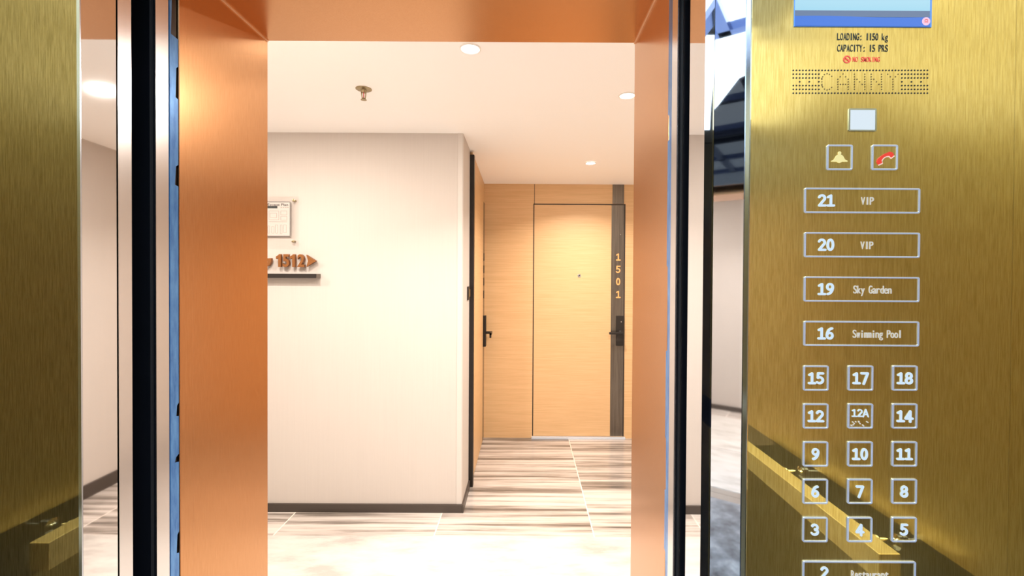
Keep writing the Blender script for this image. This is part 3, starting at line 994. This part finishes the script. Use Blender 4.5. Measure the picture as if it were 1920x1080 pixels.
bd = MB()
bd.ring(qx0 + .001, qx1 - .001, qz0 + .001, qz1 - .001, 0.003, 0.0035, yl0, yl1, 1)
bd.build('plan_border', 'print_black', pap)
x, z = wp(524, 384.5)
text(MB(), 'Escape Plan', x, z, 0.128, 0.015, yl0, yl1, 0.01).build('plan_title', 'print_black', pap)
t = MB()
(xa, za), (xb, zb_) = wp(488, 387), wp(523, 391.5)
t.box(xa, xb, yl0, yl1, zb_, za)
t.build('title_bar', 'print_black', pap)
pl = MB()
for k, px in enumerate((529, 533, 537, 541)):
    (xa, za), (xb, zb_) = wp(px, 389), wp(px + 3, 390.2)
    pl.box(xa, xb, yl0, yl1, zb_, za)
for px0, py0, px1, py1 in ((507, 396, 526, 413), (529, 396, 541, 404), (529, 406, 541, 414), (509, 400, 522, 409), (512, 425, 517, 438), (519, 422, 524, 438), (528, 422, 532, 439), (534, 422, 540, 437), (505, 424, 509, 438), (480, 398, 502, 440)):
    (xa, za), (xb, zb_) = wp(px0, py0), wp(px1, py1)
    pl.ring(xa, xb, zb_, za, 0.0018, 0.002, yl0, yl1, 1)
(xa, za), (xb, zb_) = wp(507, 416), wp(541, 417)
pl.box(xa, xb, yl0, yl1, zb_, za)
pl.build('floor_plan_lines', 'print_grey', pap)
for px, py in ((460, 377), (554, 377), (460, 453), (553, 453)):
    x, z = wp(px, py)
    MB().lathe((x, yw, z), (0, -1, 0), [(0, .007), (.018, .007), (.0225, .0085), (.026, .0085), (.027, .006)], 16).build('standoff', 'brass', brd, smooth=True)

# ---- room direction sign
yd = yw
x, z = at(550, 490, yd).x, at(550, 514, yd).z
sgn_ = empty('room_direction_sign', (x, yw, z), 'copper numerals 1512 with arrow above a black bar', 'room sign')
ys0, ys1 = yw - 0.034, yw - 0.014
zc = at(547, 489, yd).z
hh = 0.080
for ch, px in zip('1512', (528, 541, 554, 569)):
    x = at(px, 489, yd).x
    wd = {'1': 0.034, '5': 0.040, '2': 0.044}[ch]
    if ch == '1':
        t = MB()
        put_glyph(t, [(0.42, 0), (0.78, 0), (0.78, 1), (0.52, 1), (0.42, 0.92), (0.42, 0.70), (0.12, 0.62), (0.12, 0.82)],
                  [(0, 1, 2, 5), (5, 2, 3, 4), (6, 5, 4, 7)], lambda a, c_: (x + (a - .5) * 0.046, zc - hh / 2 + c_ * hh), ys0, ys1)
    else:
        t = MB()
        vs, fs = glyph(ch, 0.03)
        lo, hi = min(v_[0] for v_ in vs), max(v_[0] for v_ in vs)
        l0, h0 = min(v_[1] for v_ in vs), max(v_[1] for v_ in vs)
        put_glyph(t, vs, fs, lambda a, c_: (x + ((a - lo) / (hi - lo) - .5) * wd, zc - hh / 2 + (c_ - l0) / (h0 - l0) * hh), ys0, ys1)
    o = t.build('numeral', 'copper_sign', sgn_)
    MB().box(x - .003, x + .003, ys1 - .001, yw + .001, zc - .02, zc - .012).build('pin', 'brass', o)
MB().prism_xz([wp(*q_) for q_ in ((503, 485), (497, 486), (492, 490), (489, 499), (493, 499), (496, 496), (500, 492.5), (504, 490.8), (508, 491), (504.5, 497), (505, 499.5), (510, 498), (513.8, 491), (514, 484.3))], ys0, ys1).build('wave_dash', 'copper_sign', sgn_)
(xa, za), (xb, zb_) = wp(579, 478), wp(597, 489.5)
hz = za - zb_
MB().prism_xz([(xa, zb_ - hz), (xb, zb_), (xa, zb_ + hz), (xa + .012, zb_)], ys0, ys1).build('arrow', 'copper_sign', sgn_)
(xa, za), (xb, zb_) = wp(440, 512.6), wp(600.5, 521.5)
MB().box(xa, xb, yw - 0.052, yw - 0.0005, zb_, za).build('sign_bar', 'black', sgn_, bevel=0.0008)
tag(MB().box(xb + .0001, xb + 0.003, yw - 0.052, yw - 0.0005, zb_, za).build('bar_end_cap', 'smoked', sgn_), 'dull metal end of the black bar')

# ---- wall switch by the side door
z0, z1 = at(878, 562, 3.10).z, at(878, 537, 3.10).z
sw = empty('wall_switch', (X_COR, 3.10, (z0 + z1) / 2), 'small black wall switch beside the tall black door frame', 'switch')
MB().box(X_COR + .0005, X_COR + .010, 3.06, 3.145, z0, z1).build('switch_plate', 'black', sw, bevel=0.002)
MB().box(X_COR + .0095, X_COR + .014, 3.08, 3.125, z0 + .02, z1 - .02).build('rocker', 'brass', sw, bevel=0.001)
